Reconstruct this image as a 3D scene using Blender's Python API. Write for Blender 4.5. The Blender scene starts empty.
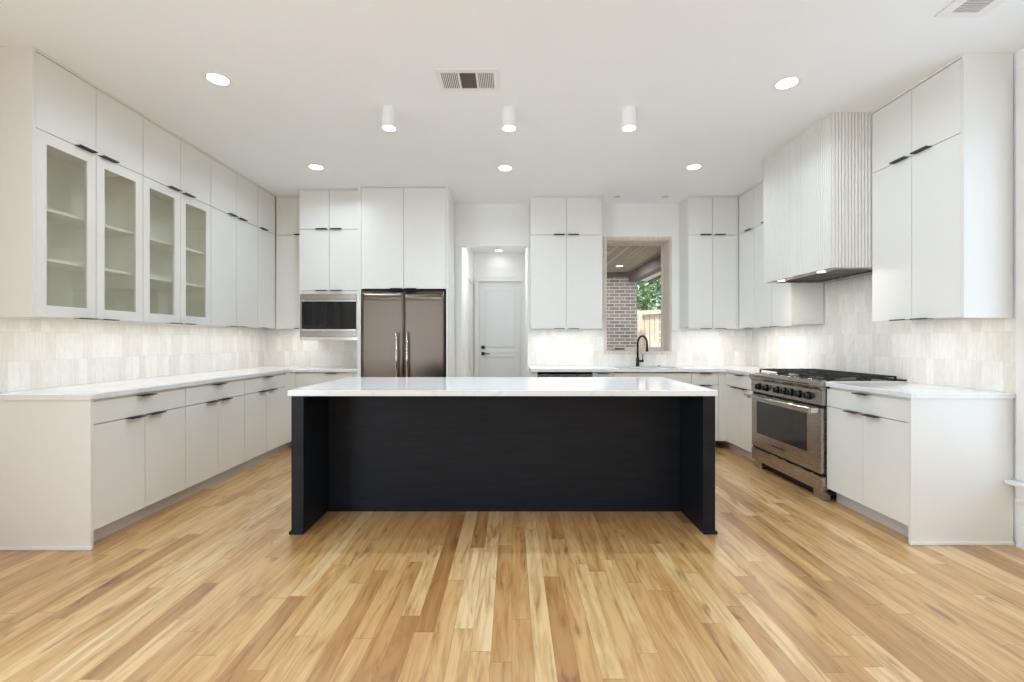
import bpy, bmesh, math, random
from mathutils import Vector, Matrix
random.seed(7)
scene = bpy.context.scene
C = scene.collection
R = math.radians
PI = math.pi

# ---------------------------------------------------------------- camera
cam_d = bpy.data.cameras.new('camera')
cam = bpy.data.objects.new('camera', cam_d)
C.objects.link(cam)
cam.location = (0, 0, 1.23)
cam.rotation_euler = (R(90), 0, 0)
cam_d.sensor_width = 36.0
cam_d.lens = 36.0 * 455.0 / 1024.0
cam_d.clip_start = 0.05
scene.camera = cam

# ---------------------------------------------------------------- exposure
scene.view_settings.view_transform = 'Standard'
scene.view_settings.look = 'None'
scene.view_settings.exposure = 0.14
scene.view_settings.gamma = 1.0
scene.view_settings.use_curve_mapping = False
scene.cycles.use_denoising = True
scene.cycles.max_bounces = 12
scene.cycles.diffuse_bounces = 9
scene.cycles.glossy_bounces = 5
scene.cycles.transparent_max_bounces = 12
scene.cycles.caustics_reflective = False
scene.cycles.caustics_refractive = False
scene.cycles.sample_clamp_indirect = 6.0

# ---------------------------------------------------------------- sky and sun
world = bpy.data.worlds.new('sky')
scene.world = world
world.use_nodes = True
bg = world.node_tree.nodes['Background']
bg.inputs['Color'].default_value = (0.78, 0.88, 1.0, 1)
bg.inputs['Strength'].default_value = 2.0
sun_d = bpy.data.lights.new('sun', 'SUN')
sun_d.energy = 7.5
sun_d.angle = R(1.5)
sun_d.color = (1.0, 0.95, 0.86)
sun = bpy.data.objects.new('sun', sun_d)
C.objects.link(sun)
sun.rotation_euler = (R(28), 0, R(-4))   # high sun travelling toward the yard fence and the tree


def area(name, loc, rot, sx, sy, power, color, shape='RECTANGLE', spread=180):
    d = bpy.data.lights.new(name, 'AREA')
    d.shape = shape
    d.size = sx
    if shape in ('RECTANGLE', 'ELLIPSE'):
        d.size_y = sy
    d.energy = power
    d.color = color
    d.spread = R(spread)
    o = bpy.data.objects.new(name, d)
    o.location = loc
    o.rotation_euler = rot
    C.objects.link(o)
    return o


CEIL = 2.97
XL, XR, YB, YF = -3.12, 3.04, 5.75, -4.2
# daylight through the tall right window; unseen rear and left fills are added
area('added_rear_fill', (0.0, YF - 0.10, 1.35), (R(90), 0, 0), 1.9, 2.1, 5, (0.70, 0.87, 1.0))  # added fill light in an unseen opening behind the camera
area('daylight_side_window', (XR + 0.20, 1.74, 1.52), (0, R(90), 0), 2.15, 1.7, 9, (0.50, 0.73, 1.0))
area('added_left_fill', (XL - 0.20, -0.9, 1.45), (0, R(-90), 0), 2.1, 2.8, 98, (0.66, 0.85, 1.0))  # added fill light for the right-hand doors, no window known here
DOWNLIGHT_POWER = 6.4
CYLINDER_POWER = 7.0
LAMP_COLOR = (0.70, 0.87, 1.0)
HALL_COLOR = (0.95, 0.965, 1.0)
STRIP_COLOR = (0.93, 0.96, 1.0)
STRIP_POWER = 2.2     # watts per metre of strip


# ---------------------------------------------------------------- materials
def srgb(r, g, b):
    f = lambda c: (c / 255 / 12.92) if c / 255 <= 0.04045 else ((c / 255 + 0.055) / 1.055) ** 2.4
    return (f(r), f(g), f(b), 1.0)


class Nodes:
    def __init__(self, name):
        self.m = bpy.data.materials.new(name)
        self.m.use_nodes = True
        self.t = self.m.node_tree
        self.b = self.t.nodes['Principled BSDF']

    def n(self, kind, props=None, **inp):
        nd = self.t.nodes.new('ShaderNode' + kind)
        for k, v in (props or {}).items():
            setattr(nd, k, v)
        for k, v in inp.items():
            key = int(k[1:]) if k[0] == 'i' and k[1:].isdigit() else k.replace('_', ' ')
            self.set(nd.inputs[key], v)
        return nd

    def set(self, sock, v):
        if isinstance(v, bpy.types.NodeSocket):
            self.t.links.new(v, sock)
        elif isinstance(v, bpy.types.Node):
            self.t.links.new(v.outputs[0], sock)
        else:
            sock.default_value = v

    def math(self, op, a, b=0.0, c=None):
        nd = self.n('Math', {'operation': op}, i0=a, i1=b)
        if c is not None:
            self.set(nd.inputs[2], c)
        return nd.outputs[0]

    def ramp(self, fac, stops):
        nd = self.n('ValToRGB', None, Fac=fac)
        e = nd.color_ramp.elements
        while len(e) < len(stops):
            e.new(0.5)
        for i, (p, c) in enumerate(stops):
            e[i].position = p
            e[i].color = c
        return nd.outputs[0]

    def mix(self, fac, a, b, mode='MIX'):
        nd = self.n('Mix', {'data_type': 'RGBA', 'blend_type': mode})
        self.set(nd.inputs[0], fac)
        self.set(nd.inputs[6], a)
        self.set(nd.inputs[7], b)
        return nd.outputs[2]

    def coords(self, kind='Object'):
        return self.n('TexCoord').outputs[kind]

    def xyz(self):
        s = self.n('SeparateXYZ', None, i0=self.coords())
        return s.outputs[0], s.outputs[1], s.outputs[2]

    def bump(self, height, strength, dist=0.002):
        nd = self.n('Bump', None, Height=height, Strength=strength, Distance=dist)
        self.set(self.b.inputs['Normal'], nd)

    def base(self, c=None, rough=None, metal=None, coat=None, spec=None):
        for k, v in (('Base Color', c), ('Roughness', rough), ('Metallic', metal), ('Coat Weight', coat),
                     ('Specular IOR Level', spec)):
            if v is not None:
                self.set(self.b.inputs[k], v)


def paint(name, rgb, rough=0.45, mottling=0.02):
    """flat colour with a barely visible procedural unevenness"""
    q = Nodes(name)
    c = srgb(*rgb)
    nz = q.n('TexNoise', None, Vector=q.coords(), Scale=3.0, Detail=3.0)
    d = tuple(v * (1 - mottling * 2) for v in c[:3]) + (1,)
    q.base(q.mix(nz.outputs[0], c, d), rough, 0.0)
    return q.m


def metal(name, rgb, rough=0.28, brushed=(1, 1, 60), strength=0.012, aniso=0.0):
    q = Nodes(name)
    mp = q.n('Mapping', None, Vector=q.coords(), Scale=brushed)
    nz = q.n('TexNoise', None, Vector=mp, Scale=9.0, Detail=4.0)
    c = srgb(*rgb)
    d = tuple(v * 0.86 for v in c[:3]) + (1,)
    q.base(q.mix(nz.outputs[0], c, d), q.math('MULTIPLY_ADD', nz.outputs[0], 0.10, rough - 0.05), 1.0)
    q.bump(nz.outputs[0], strength, 0.001)
    if aniso:
        tg = q.n('Tangent', {'direction_type': 'RADIAL', 'axis': 'Z'})
        q.set(q.b.inputs['Tangent'], tg)
        q.b.inputs['Anisotropic'].default_value = aniso
        q.b.inputs['Anisotropic Rotation'].default_value = 0.0
    return q.m


def glow(name, rgb, strength):
    q = Nodes(name)
    q.base(srgb(*rgb), 0.6)
    q.set(q.b.inputs['Emission Color'], srgb(*rgb))
    q.b.inputs['Emission Strength'].default_value = strength
    return q.m


def glass(name, tint, gloss=0.12, rough=0.0):
    q = Nodes(name)
    out = q.t.nodes['Material Output']
    tr = q.n('BsdfTransparent', None, Color=tint)
    gl = q.n('BsdfGlossy', None, Color=(1, 1, 1, 1), Roughness=rough)
    fr = q.n('Fresnel', None, IOR=1.5)
    fac = q.math('MULTIPLY_ADD', fr.outputs[0], 0.9, gloss * 0.3)
    ff = q.math('SUBTRACT', 1.0, q.n('NewGeometry').outputs['Backfacing'])
    fac = q.math('MULTIPLY', fac, ff)
    mx = q.n('MixShader', None, i0=fac, i1=tr, i2=gl)
    q.t.links.new(mx.outputs[0], out.inputs['Surface'])
    return q.m


M = {}
M['cabinet'] = paint('cabinet_white_lacquer', (230, 228, 223), 0.38, 0.008)
M['cabinet_inner'] = paint('cabinet_interior', (236, 235, 228), 0.5, 0.01)
M['toe'] = paint('toe_kick_grey', (205, 204, 202), 0.5)
M['wall'] = paint('wall_paint', (243, 243, 242), 0.7, 0.01)
M['ceiling'] = paint('ceiling_paint', (244, 247, 249), 0.8, 0.008)
M['trimwhite'] = paint('trim_white_gloss', (234, 234, 232), 0.35, 0.006)
M['doorpaint'] = paint('door_grey_white', (226, 229, 229), 0.4, 0.006)
M['black'] = paint('matte_black_metal', (22, 21, 20), 0.42)
M['knobdark'] = paint('knob_black', (30, 30, 34), 0.25)
M['iron'] = paint('cast_iron', (26, 25, 25), 0.55)
M['gap'] = paint('gap_black', (12, 12, 12), 0.6)  # black filling for the dark gaps around appliance parts
M['steel'] = metal('stainless_steel', (176, 167, 159), 0.27)
M['steel_dark'] = metal('stainless_brushed_fridge', (122, 108, 97), 0.30, (1, 1, 40), aniso=0.85)
M['steel_bright'] = metal('stainless_bright', (226, 222, 216), 0.18)
M['baffle'] = metal('hood_baffle_steel', (110, 106, 102), 0.35)
M['darkglass'] = paint('black_appliance_glass', (14, 13, 12), 0.06, 0.0)
M['ovenglass'] = paint('oven_window_glass', (40, 41, 38), 0.07, 0.0)
M['plate'] = paint('white_plastic_plate', (240, 240, 238), 0.35, 0.0)
M['lampwhite'] = paint('lamp_white_enamel', (238, 238, 238), 0.5, 0.0)
M['lens'] = glow('lamp_lens', (255, 251, 244), 6.0)
M['lens_off'] = paint('lamp_lens_unlit', (190, 190, 186), 0.4)
M['strip'] = glow('led_strip_lens', (255, 248, 236), 5.0)
M['ventdark'] = paint('vent_dark_inside', (118, 110, 96), 0.7)
M['ventgrey'] = paint('vent_grey_louvre', (206, 206, 204), 0.6)
M['glass_pane'] = glass('cabinet_glass', (0.94, 0.94, 0.91, 1), 0.10)
M['window_glass'] = glass('window_glass', (0.95, 0.96, 0.96, 1), 0.08)
M['fence'] = paint('fence_boards', (226, 208, 184), 0.8, 0.06)
M['bark'] = paint('tree_bark', (92, 74, 58), 0.9, 0.1)
M['beam'] = paint('beam_dark_brown', (74, 60, 52), 0.6, 0.05)
M['ground'] = paint('yard_ground', (150, 140, 120), 0.9, 0.1)


def island_paint():
    q = Nodes('island_black_stain')
    mp = q.n('Mapping', None, Vector=q.coords(), Scale=(0.7, 2, 9))
    nz = q.n('TexNoise', None, Vector=mp, Scale=4.0, Detail=6.0)
    q.base(q.ramp(nz.outputs[0], [(0.25, srgb(17, 18, 22)), (0.75, srgb(26, 29, 36))]), 0.45, spec=0.22)
    q.bump(nz.outputs[0], 0.08, 0.001)
    return q.m


def quartz():
    q = Nodes('white_quartz')
    nz = q.n('TexNoise', None, Vector=q.coords(), Scale=1.6, Detail=8.0, Distortion=1.6)
    v = q.ramp(nz.outputs[0], [(0.0, srgb(232, 232, 232)), (0.485, srgb(230, 230, 230)), (0.50, srgb(221, 221, 223)),
                               (0.515, srgb(230, 230, 230)), (1.0, srgb(233, 233, 233))])
    q.base(v, 0.10)
    return q.m


def oak_floor():
    q = Nodes('oak_strip_floor')
    x, y, z = q.xyz()
    W = 0.0826
    u = q.math('DIVIDE', x, W)
    row = q.math('FLOOR', u)
    r1 = q.n('TexWhiteNoise', {'noise_dimensions': '1D'}, W=row).outputs[0]
    r2 = q.n('TexWhiteNoise', {'noise_dimensions': '1D'}, W=q.math('ADD', row, 57.3)).outputs[0]
    length = q.math('MULTIPLY_ADD', r2, 0.9, 0.65)
    v = q.math('MULTIPLY_ADD', r1, 13.7, q.math('DIVIDE', y, length))
    board = q.math('FLOOR', v)
    idv = q.n('CombineXYZ', None, i0=row, i1=board, i2=3.1)
    rnd = q.n('TexWhiteNoise', {'noise_dimensions': '3D'}, Vector=idv)
    tone = q.ramp(rnd.outputs[0], [(0.0, srgb(176, 130, 80)), (0.18, srgb(194, 150, 95)), (0.45, srgb(206, 164, 108)),
                                   (0.75, srgb(214, 174, 120)), (0.93, srgb(222, 187, 136)), (1.0, srgb(229, 199, 152))])
    # grain drawn out along the board, shifted from board to board
    off = q.math('MULTIPLY', rnd.outputs[0], 61.0)
    gv = q.n('CombineXYZ', None, i0=q.math('MULTIPLY_ADD', x, 15.0, off), i1=q.math('MULTIPLY_ADD', y, 1.3, off), i2=off)
    g1 = q.n('TexNoise', None, Vector=gv, Scale=2.0, Detail=6.0, Roughness=0.56, Distortion=0.7).outputs[0]
    gv2 = q.n('CombineXYZ', None, i0=q.math('MULTIPLY_ADD', x, 9.0, off), i1=q.math('MULTIPLY_ADD', y, 1.6, off), i2=off)
    g2 = q.n('TexNoise', None, Vector=gv2, Scale=1.3, Detail=4.0, Distortion=1.8).outputs[0]
    grain = q.ramp(g1, [(0.24, srgb(172, 136, 100)), (0.42, srgb(228, 214, 198)), (0.58, srgb(255, 255, 255))])
    c = q.mix(0.75, tone, grain, 'MULTIPLY')
    knots = q.ramp(g2, [(0.28, srgb(110, 72, 46)), (0.38, srgb(240, 232, 222)), (0.5, srgb(255, 255, 255))])
    c = q.mix(0.55, c, knots, 'MULTIPLY')
    fu = q.math('FRACT', u)
    du = q.math('MINIMUM', fu, q.math('SUBTRACT', 1.0, fu))
    gu = q.math('LESS_THAN', du, 0.010)
    fv = q.math('FRACT', v)
    dv = q.math('MINIMUM', fv, q.math('SUBTRACT', 1.0, fv))
    gvv = q.math('LESS_THAN', dv, 0.0014)
    gap = q.math('MAXIMUM', gu, gvv)
    c = q.mix(q.math('MULTIPLY', gap, 0.55), c, srgb(96, 62, 36))
    q.base(c, q.math('MULTIPLY_ADD', g1, 0.12, 0.26))
    q.b.inputs['Specular IOR Level'].default_value = 0.5
    q.b.inputs['Coat Weight'].default_value = 0.5
    q.b.inputs['Coat Roughness'].default_value = 0.22
    h = q.math('SUBTRACT', q.math('MULTIPLY', g1, 0.25), gap)
    q.bump(h, 0.10, 0.001)
    return q.m


def zellige(name, axis):
    """vertical hand-made tiles 66 mm x 187 mm; axis = the horizontal axis the wall runs along"""
    q = Nodes(name)
    x, y, z = q.xyz()
    hz = x if axis == 'x' else y
    vec = q.n('CombineXYZ', None, i0=hz, i1=q.math('SUBTRACT', z, 0.915), i2=0.0)
    br = q.n('TexBrick', {'offset': 0.5, 'offset_frequency': 2}, Vector=vec, Color1=srgb(240, 237, 231),
             Color2=srgb(227, 219, 210), Mortar=srgb(226, 221, 214), Scale=1.0, Mortar_Size=0.0012, Mortar_Smooth=0.4,
             Bias=-0.25, Brick_Width=0.066, Row_Height=0.187)
    nz = q.n('TexNoise', None, Vector=q.coords(), Scale=14.0, Detail=2.0)
    bm_ = q.n('Mapping', None, Vector=q.coords(), Scale=(3.0, 3.0, 0.6))
    blot = q.n('TexNoise', None, Vector=bm_, Scale=26.0, Detail=4.0)
    c = q.mix(0.35, br.outputs[0], q.ramp(blot.outputs[0], [(0.3, srgb(226, 220, 213)), (0.7, srgb(255, 255, 255))]), 'MULTIPLY')
    q.base(c, 0.16)
    lum = q.n('RGBToBW', None, i0=br.outputs[0]).outputs[0]
    h = q.math('ADD', q.math('MULTIPLY', nz.outputs[0], 1.4), q.math('MULTIPLY', br.outputs[1], -0.5))
    h = q.math('ADD', h, q.math('MULTIPLY', lum, 0.8))
    q.bump(h, 0.55, 0.004)
    return q.m


def brickwork():
    q = Nodes('grey_brick')
    x, y, z = q.xyz()
    vec = q.n('CombineXYZ', None, i0=q.math('ADD', x, y), i1=z, i2=0.0)
    br = q.n('TexBrick', {'offset': 0.5}, Vector=vec, Color1=srgb(150, 140, 132), Color2=srgb(122, 113, 106),
             Mortar=srgb(205, 200, 192), Scale=1.0, Mortar_Size=0.009, Mortar_Smooth=0.2, Bias=0.0, Brick_Width=0.21,
             Row_Height=0.068)
    q.base(br.outputs[0], 0.85)
    q.bump(q.math('MULTIPLY', br.outputs[1], -1.0), 0.5, 0.01)
    return q.m


def porch_boards():
    q = Nodes('porch_ceiling_boards')
    x, y, z = q.xyz()
    u = q.math('DIVIDE', x, 0.085)
    row = q.math('FLOOR', u)
    rn = q.n('TexWhiteNoise', {'noise_dimensions': '1D'}, W=row).outputs[0]
    f = q.math('FRACT', u)
    gap = q.math('LESS_THAN', f, 0.10)
    c = q.ramp(rn, [(0, srgb(150, 136, 124)), (1, srgb(182, 170, 158))])
    q.base(q.mix(gap, c, srgb(80, 68, 60)), 0.6)
    return q.m


def wood_lining():
    q = Nodes('pale_wood_lining')
    mp = q.n('Mapping', None, Vector=q.coords(), Scale=(22, 22, 1.5))
    nz = q.n('TexNoise', None, Vector=mp, Scale=3.0, Detail=5.0, Distortion=0.5)
    q.base(q.ramp(nz.outputs[0], [(0.3, srgb(206, 192, 180)), (0.7, srgb(228, 218, 208))]), 0.55)
    return q.m


def leaves_mat():
    q = Nodes('leaves')
    g = q.n('NewGeometry')
    q.base(q.ramp(g.outputs['Random Per Island'], [(0.0, srgb(38, 72, 42)), (0.6, srgb(84, 128, 74)), (1.0, srgb(150, 180, 110))]), 0.6)
    return q.m


M['island'] = island_paint()
M['quartz'] = quartz()
M['floor'] = oak_floor()
M['tile_y'] = zellige('zellige_tile_side', 'y')
M['tile_x'] = zellige('zellige_tile_rear', 'x')
M['brick'] = brickwork()
M['porch'] = porch_boards()
M['lining'] = wood_lining()
M['leaves'] = leaves_mat()


# ---------------------------------------------------------------- mesh helpers
def box(bm, x0, x1, y0, y1, z0, z1, bev=0.0):
    vs = [bm.verts.new((x, y, z)) for x in (x0, x1) for y in (y0, y1) for z in (z0, z1)]
    idx = [(0, 1, 3, 2), (4, 6, 7, 5), (0, 4, 5, 1), (2, 3, 7, 6), (0, 2, 6, 4), (1, 5, 7, 3)]
    fs = [bm.faces.new([vs[i] for i in f]) for f in idx]
    if bev > 0:
        es = list({e for f in fs for e in f.edges})
        bmesh.ops.bevel(bm, geom=es, offset=bev, segments=2, affect='EDGES', profile=0.5)


def cyl(bm, c, r0, r1, length, axis='z', seg=32, caps=True):
    """cone frustum from c along +axis"""
    rot = {'z': Matrix.Identity(3), 'y': Matrix.Rotation(-PI / 2, 3, 'X'), 'x': Matrix.Rotation(PI / 2, 3, 'Y')}[axis]
    a, b = [], []
    for i in range(seg):
        t = 2 * PI * i / seg
        d = Vector((math.cos(t), math.sin(t), 0))
        a.append(bm.verts.new(Vector(c) + rot @ (d * r0)))
        b.append(bm.verts.new(Vector(c) + rot @ (d * r1 + Vector((0, 0, length)))))
    for i in range(seg):
        j = (i + 1) % seg
        f = bm.faces.new((a[i], a[j], b[j], b[i]))
        f.smooth = True
    if caps:
        bm.faces.new(a[::-1])
        bm.faces.new(b)


def ring(bm, c, r_in, r_out, z0, z1, seg=40):
    """flat annulus with thickness, axis z"""
    rows = []
    for r, z in ((r_in, z0), (r_out, z0), (r_out, z1), (r_in, z1)):
        rows.append([bm.verts.new((c[0] + r * math.cos(2 * PI * i / seg), c[1] + r * math.sin(2 * PI * i / seg), z)) for i in range(seg)])
    for k in range(4):
        a, b = rows[k], rows[(k + 1) % 4]
        for i in range(seg):
            j = (i + 1) % seg
            bm.faces.new((a[i], a[j], b[j], b[i]))


def tube(bm, pts, r, seg=16):
    pts = [Vector(p) for p in pts]
    rs = r if isinstance(r, (list, tuple)) else [r] * len(pts)
    rings = []
    ref = None
    for i, p in enumerate(pts):
        t = (pts[min(i + 1, len(pts) - 1)] - pts[max(i - 1, 0)]).normalized()
        if ref is None:
            ref = t.orthogonal().normalized()
        n = (ref - t * ref.dot(t)).normalized()
        ref = n
        b = t.cross(n)
        rings.append([bm.verts.new(p + (n * math.cos(2 * PI * k / seg) + b * math.sin(2 * PI * k / seg)) * rs[i]) for k in range(seg)])
    for a, b in zip(rings, rings[1:]):
        for k in range(seg):
            j = (k + 1) % seg
            f = bm.faces.new((a[k], a[j], b[j], b[k]))
            f.smooth = True
    bm.faces.new(rings[0][::-1])
    bm.faces.new(rings[-1])


def obj(name, bm, m, parent=None, kind=None, label=None):
    bmesh.ops.recalc_face_normals(bm, faces=bm.faces)
    me = bpy.data.meshes.new(name)
    bm.to_mesh(me)
    bm.free()
    me.materials.append(m)
    o = bpy.data.objects.new(name, me)
    C.objects.link(o)
    if parent is not None:
        o.parent = parent
    if kind:
        o['kind'] = kind
    if label:
        o['label'] = label
    return o


def boxes(name, m, blist, parent=None, bev=0.0, kind=None, label=None):
    bm = bmesh.new()
    for b in blist:
        box(bm, *b, bev=bev)
    return obj(name, bm, m, parent, kind, label)


def thing(name, label, cat, loc=(0, 0, 0), rz=0.0, group=None):
    o = bpy.data.objects.new(name, None)
    C.objects.link(o)
    o.empty_display_size = 0.1
    o.location = loc
    o.rotation_euler = (0, 0, rz)
    o['label'] = label
    o['category'] = cat
    if group:
        o['group'] = group
    return o


def tag(o, label, cat, group=None):
    o['label'] = label
    o['category'] = cat
    if group:
        o['group'] = group
    return o


def dup(root, loc, label, rz=None):
    r = root.copy()
    C.objects.link(r)
    r.location = loc
    r['label'] = label
    if rz is not None:
        r.rotation_euler = (0, 0, rz)
    for ch in list(root.children):
        c = ch.copy()
        C.objects.link(c)
        c.parent = r
        for g in ch.children:
            d = g.copy()
            C.objects.link(d)
            d.parent = c
    return r


# ================================================================ SETTING
HX0, HX1, HY1 = -0.65, 0.205, 7.60      # hallway
WX0, WX1, WZ0, WZ1 = 1.19, 2.00, 1.09, 2.51   # kitchen window opening
boxes('floor', M['floor'], [(XL - 0.2, XR + 0.25, YF, YB + 0.3, -0.1, 0.0), (HX0 - 0.8, HX1 + 0.3, YB + 0.3, HY1 + 0.2, -0.1, 0.0)], kind='structure')
boxes('ceiling', M['ceiling'], [(XL - 0.2, XR + 0.25, YF, YB + 0.3, CEIL, CEIL + 0.1)], kind='structure')
wl = boxes('wall_left', M['wall'], [(XL - 0.15, XL, 0.6, YB + 0.28, 0, CEIL), (XL - 0.15, XL, YF, -2.4, 0, CEIL),
                                    (XL - 0.15, XL, -2.4, 0.6, 0, 0.35), (XL - 0.15, XL, -2.4, 0.6, 2.55, CEIL)], kind='structure')  # unseen opening behind the camera, added to let the left fill in
# right wall with the tall window near the camera
SY0, SY1, SZ0, SZ1 = 0.85, 2.63, 0.42, 2.62
wr = boxes('wall_right', M['wall'], [
    (XR, XR + 0.15, SY1, YB + 0.28, 0, CEIL), (XR, XR + 0.15, YF, SY0, 0, CEIL),
    (XR, XR + 0.15, SY0, SY1, 0, SZ0), (XR, XR + 0.15, SY0, SY1, SZ1, CEIL)], kind='structure')
wb = boxes('wall_back', M['wall'], [
    (XL, HX0, YB, YB + 0.12, 0, CEIL), (HX0, HX1, YB, YB + 0.12, 2.43, CEIL),
    (HX1, 0.33, YB, YB + 0.12, 0, CEIL), (0.33, WX0, YB, YB + 0.28, 0, CEIL), (WX1, XR, YB, YB + 0.28, 0, CEIL),
    (WX0, WX1, YB, YB + 0.28, 0, WZ0), (WX0, WX1, YB, YB + 0.28, WZ1, CEIL)], kind='structure')
boxes('wall_front', M['wall'], [
    (XL - 0.15, -1.0, YF - 0.15, YF, 0, CEIL), (1.0, XR + 0.15, YF - 0.15, YF, 0, CEIL),
    (-1.0, 1.0, YF - 0.15, YF, 2.45, CEIL), (-1.0, 1.0, YF - 0.15, YF, 0, 0.25)], kind='structure')  # unseen opening added so that light comes in from the rear
boxes('wall_hall_left', M['wall'], [(HX0 - 0.12, HX0, YB + 0.12, HY1, 0, 2.70)], kind='structure')
boxes('wall_hall_right', M['wall'], [(HX1, HX1 + 0.12, YB + 0.12, HY1, 0, 2.70)], kind='structure')
boxes('wall_hall_end', M['wall'], [(HX0 - 0.12, HX1 + 0.12, HY1, HY1 + 0.12, 0, 2.70)], kind='structure')
boxes('ceiling_hall', M['ceiling'], [(HX0 - 0.12, HX1 + 0.12, YB + 0.12, HY1 + 0.12, 2.70, 2.80)], kind='structure')

# backsplash tiles, each a slab on its wall
boxes('tile_backsplash', M['tile_y'], [(XL, XL + 0.010, 2.67, YB - 0.010, 0.916, 1.372)], wl, kind='structure')
boxes('tile_backsplash', M['tile_y'], [(XR - 0.010, XR, 2.735, 3.453, 0.916, 1.373), (XR - 0.010, XR, 3.453, 4.385, 0.916, 1.80),
                                       (XR - 0.010, XR, 4.385, YB - 0.010, 0.916, 1.372)], wr, kind='structure')
boxes('tile_backsplash', M['tile_x'], [(XL, -1.738, YB - 0.010, YB, 0.916, 1.372), (0.215, WX0 - 0.035, YB - 0.010, YB, 0.916, 1.372),
                                       (WX1 + 0.015, XR - 0.010, YB - 0.010, YB, 0.916, 1.372),
                                       (WX0 - 0.035, WX1 + 0.015, YB - 0.010, YB, 0.916, 1.062)], wb, kind='structure')
boxes('tile_edge_trim', M['trimwhite'], [(XR - 0.014, XR, 2.727, 2.735, 0.916, 1.375)], wr, kind='structure')

# hallway opening casing, end door, side door
boxes('trim_1', M['trimwhite'], [(HX0 - 0.055, HX0, YB - 0.012, YB, 0, 2.44), (HX0, HX0 + 0.012, YB - 0.012, YB + 0.12, 0, 2.43),
                                 (HX1 - 0.010, HX1, YB - 0.002, YB + 0.12, 0, 2.43)], kind='structure', bev=0.002)


def panel_door(name, x0, x1, y, z1, flip):
    """two-panel interior door facing -y, frame and casing as parts"""
    r = boxes(name, M['doorpaint'], [(x0, x1, y, y + 0.035, 0.01, z1)], bev=0.002, kind='structure')
    bm = bmesh.new()
    zs = [(0.16, 0.98), (1.13, z1 - 0.13)]
    for a, b in zs:   # raised moulding round each flat panel
        xa, xb = x0 + 0.10, x1 - 0.10
        t = 0.016
        for q in ((xa, xb, a, a + t), (xa, xb, b - t, b), (xa, xa + t, a, b), (xb - t, xb, a, b)):
            box(bm, q[0], q[1], y - 0.010, y, q[2], q[3], bev=0.003)
    box(bm, x0 + 0.02, x1 - 0.02, y - 0.007, y, 1.035, 1.075, bev=0.002)
    obj('panel_moulding', bm, M['doorpaint'], r, kind='structure')
    bm = bmesh.new()
    t = 0.075
    for q in ((x0 - t, x0 - 0.004, 0, z1 + 0.004), (x1 + 0.004, x1 + t, 0, z1 + 0.004), (x0 - t, x1 + t, z1 + 0.004, z1 + 0.09)):
        box(bm, q[0], q[1], y - 0.030, y + 0.02, q[2], q[3], bev=0.004)
    obj('door_casing', bm, M['trimwhite'], r, kind='structure')
    hx = x0 + 0.065
    bm = bmesh.new()
    cyl(bm, (hx, y - 0.022, 1.02), 0.030, 0.030, 0.02, 'y')
    cyl(bm, (hx, y - 0.055, 1.02), 0.010, 0.010, 0.04, 'y')
    tube(bm, [(hx, y - 0.055, 1.02), (hx + 0.05, y - 0.058, 1.02), (hx + 0.115, y - 0.055, 1.018)], 0.009)
    obj('door_handle', bm, M['black'], r, kind='structure', label='black lever handle')
    bm = bmesh.new()
    cyl(bm, (hx, y - 0.026, 1.125), 0.031, 0.031, 0.024, 'y')
    obj('deadbolt', bm, M['black'], r, kind='structure', label='round black deadbolt')
    return r


panel_door('door_1', -0.545, 0.145, HY1 - 0.036, 2.21, False)
d2 = boxes('door_2', M['doorpaint'], [(HX0, HX0 + 0.010, 6.50, 7.22, 0.01, 2.13)], kind='structure')
boxes('door_casing', M['trimwhite'], [(HX0, HX0 + 0.022, 6.42, 6.497, 0, 2.21), (HX0, HX0 + 0.022, 7.223, 7.30, 0, 2.21),
                                      (HX0, HX0 + 0.022, 6.497, 7.223, 2.133, 2.21)], d2, bev=0.003, kind='structure')

# kitchen window: wood-lined opening, frame, glass, crank latch
w1 = boxes('window_1', M['lining'], [
    (WX0 - 0.035, WX0, YB - 0.016, YB, WZ0 - 0.03, WZ1 + 0.035), (WX1, WX1 + 0.014, YB - 0.016, YB, WZ0 - 0.03, WZ1 + 0.035),
    (WX0, WX1, YB - 0.016, YB, WZ1, WZ1 + 0.035), (WX0, WX1, YB - 0.016, YB, WZ0 - 0.03, WZ0),
    (WX0, WX0 + 0.010, YB, YB + 0.28, WZ0, WZ1), (WX1 - 0.010, WX1, YB, YB + 0.28, WZ0, WZ1),
    (WX0 + 0.010, WX1 - 0.010, YB, YB + 0.28, WZ1 - 0.010, WZ1), (WX0 + 0.010, WX1 - 0.010, YB, YB + 0.28, WZ0, WZ0 + 0.012)],
    kind='structure')
fy = YB + 0.235
boxes('window_frame', M['lining'], [
    (WX0 + 0.010, WX0 + 0.045, fy, fy + 0.04, WZ0 + 0.012, WZ1 - 0.010), (WX1 - 0.030, WX1 - 0.010, fy, fy + 0.04, WZ0 + 0.012, WZ1 - 0.010),
    (WX0 + 0.045, WX1 - 0.030, fy, fy + 0.04, WZ1 - 0.022, WZ1 - 0.010), (WX0 + 0.045, WX1 - 0.030, fy, fy + 0.04, WZ0 + 0.012, WZ0 + 0.062)],
    w1, bev=0.002, kind='structure')
boxes('glass_pane', M['window_glass'], [(WX0 + 0.045, WX1 - 0.030, fy + 0.016, fy + 0.022, WZ0 + 0.062, WZ1 - 0.022)], w1, kind='structure')
boxes('window_latch', M['black'], [(1.355, 1.475, fy - 0.014, fy, WZ0 + 0.030, WZ0 + 0.046), (1.36, 1.38, fy - 0.04, fy, WZ0 + 0.032, WZ0 + 0.044)], w1, bev=0.002, kind='structure')

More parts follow.
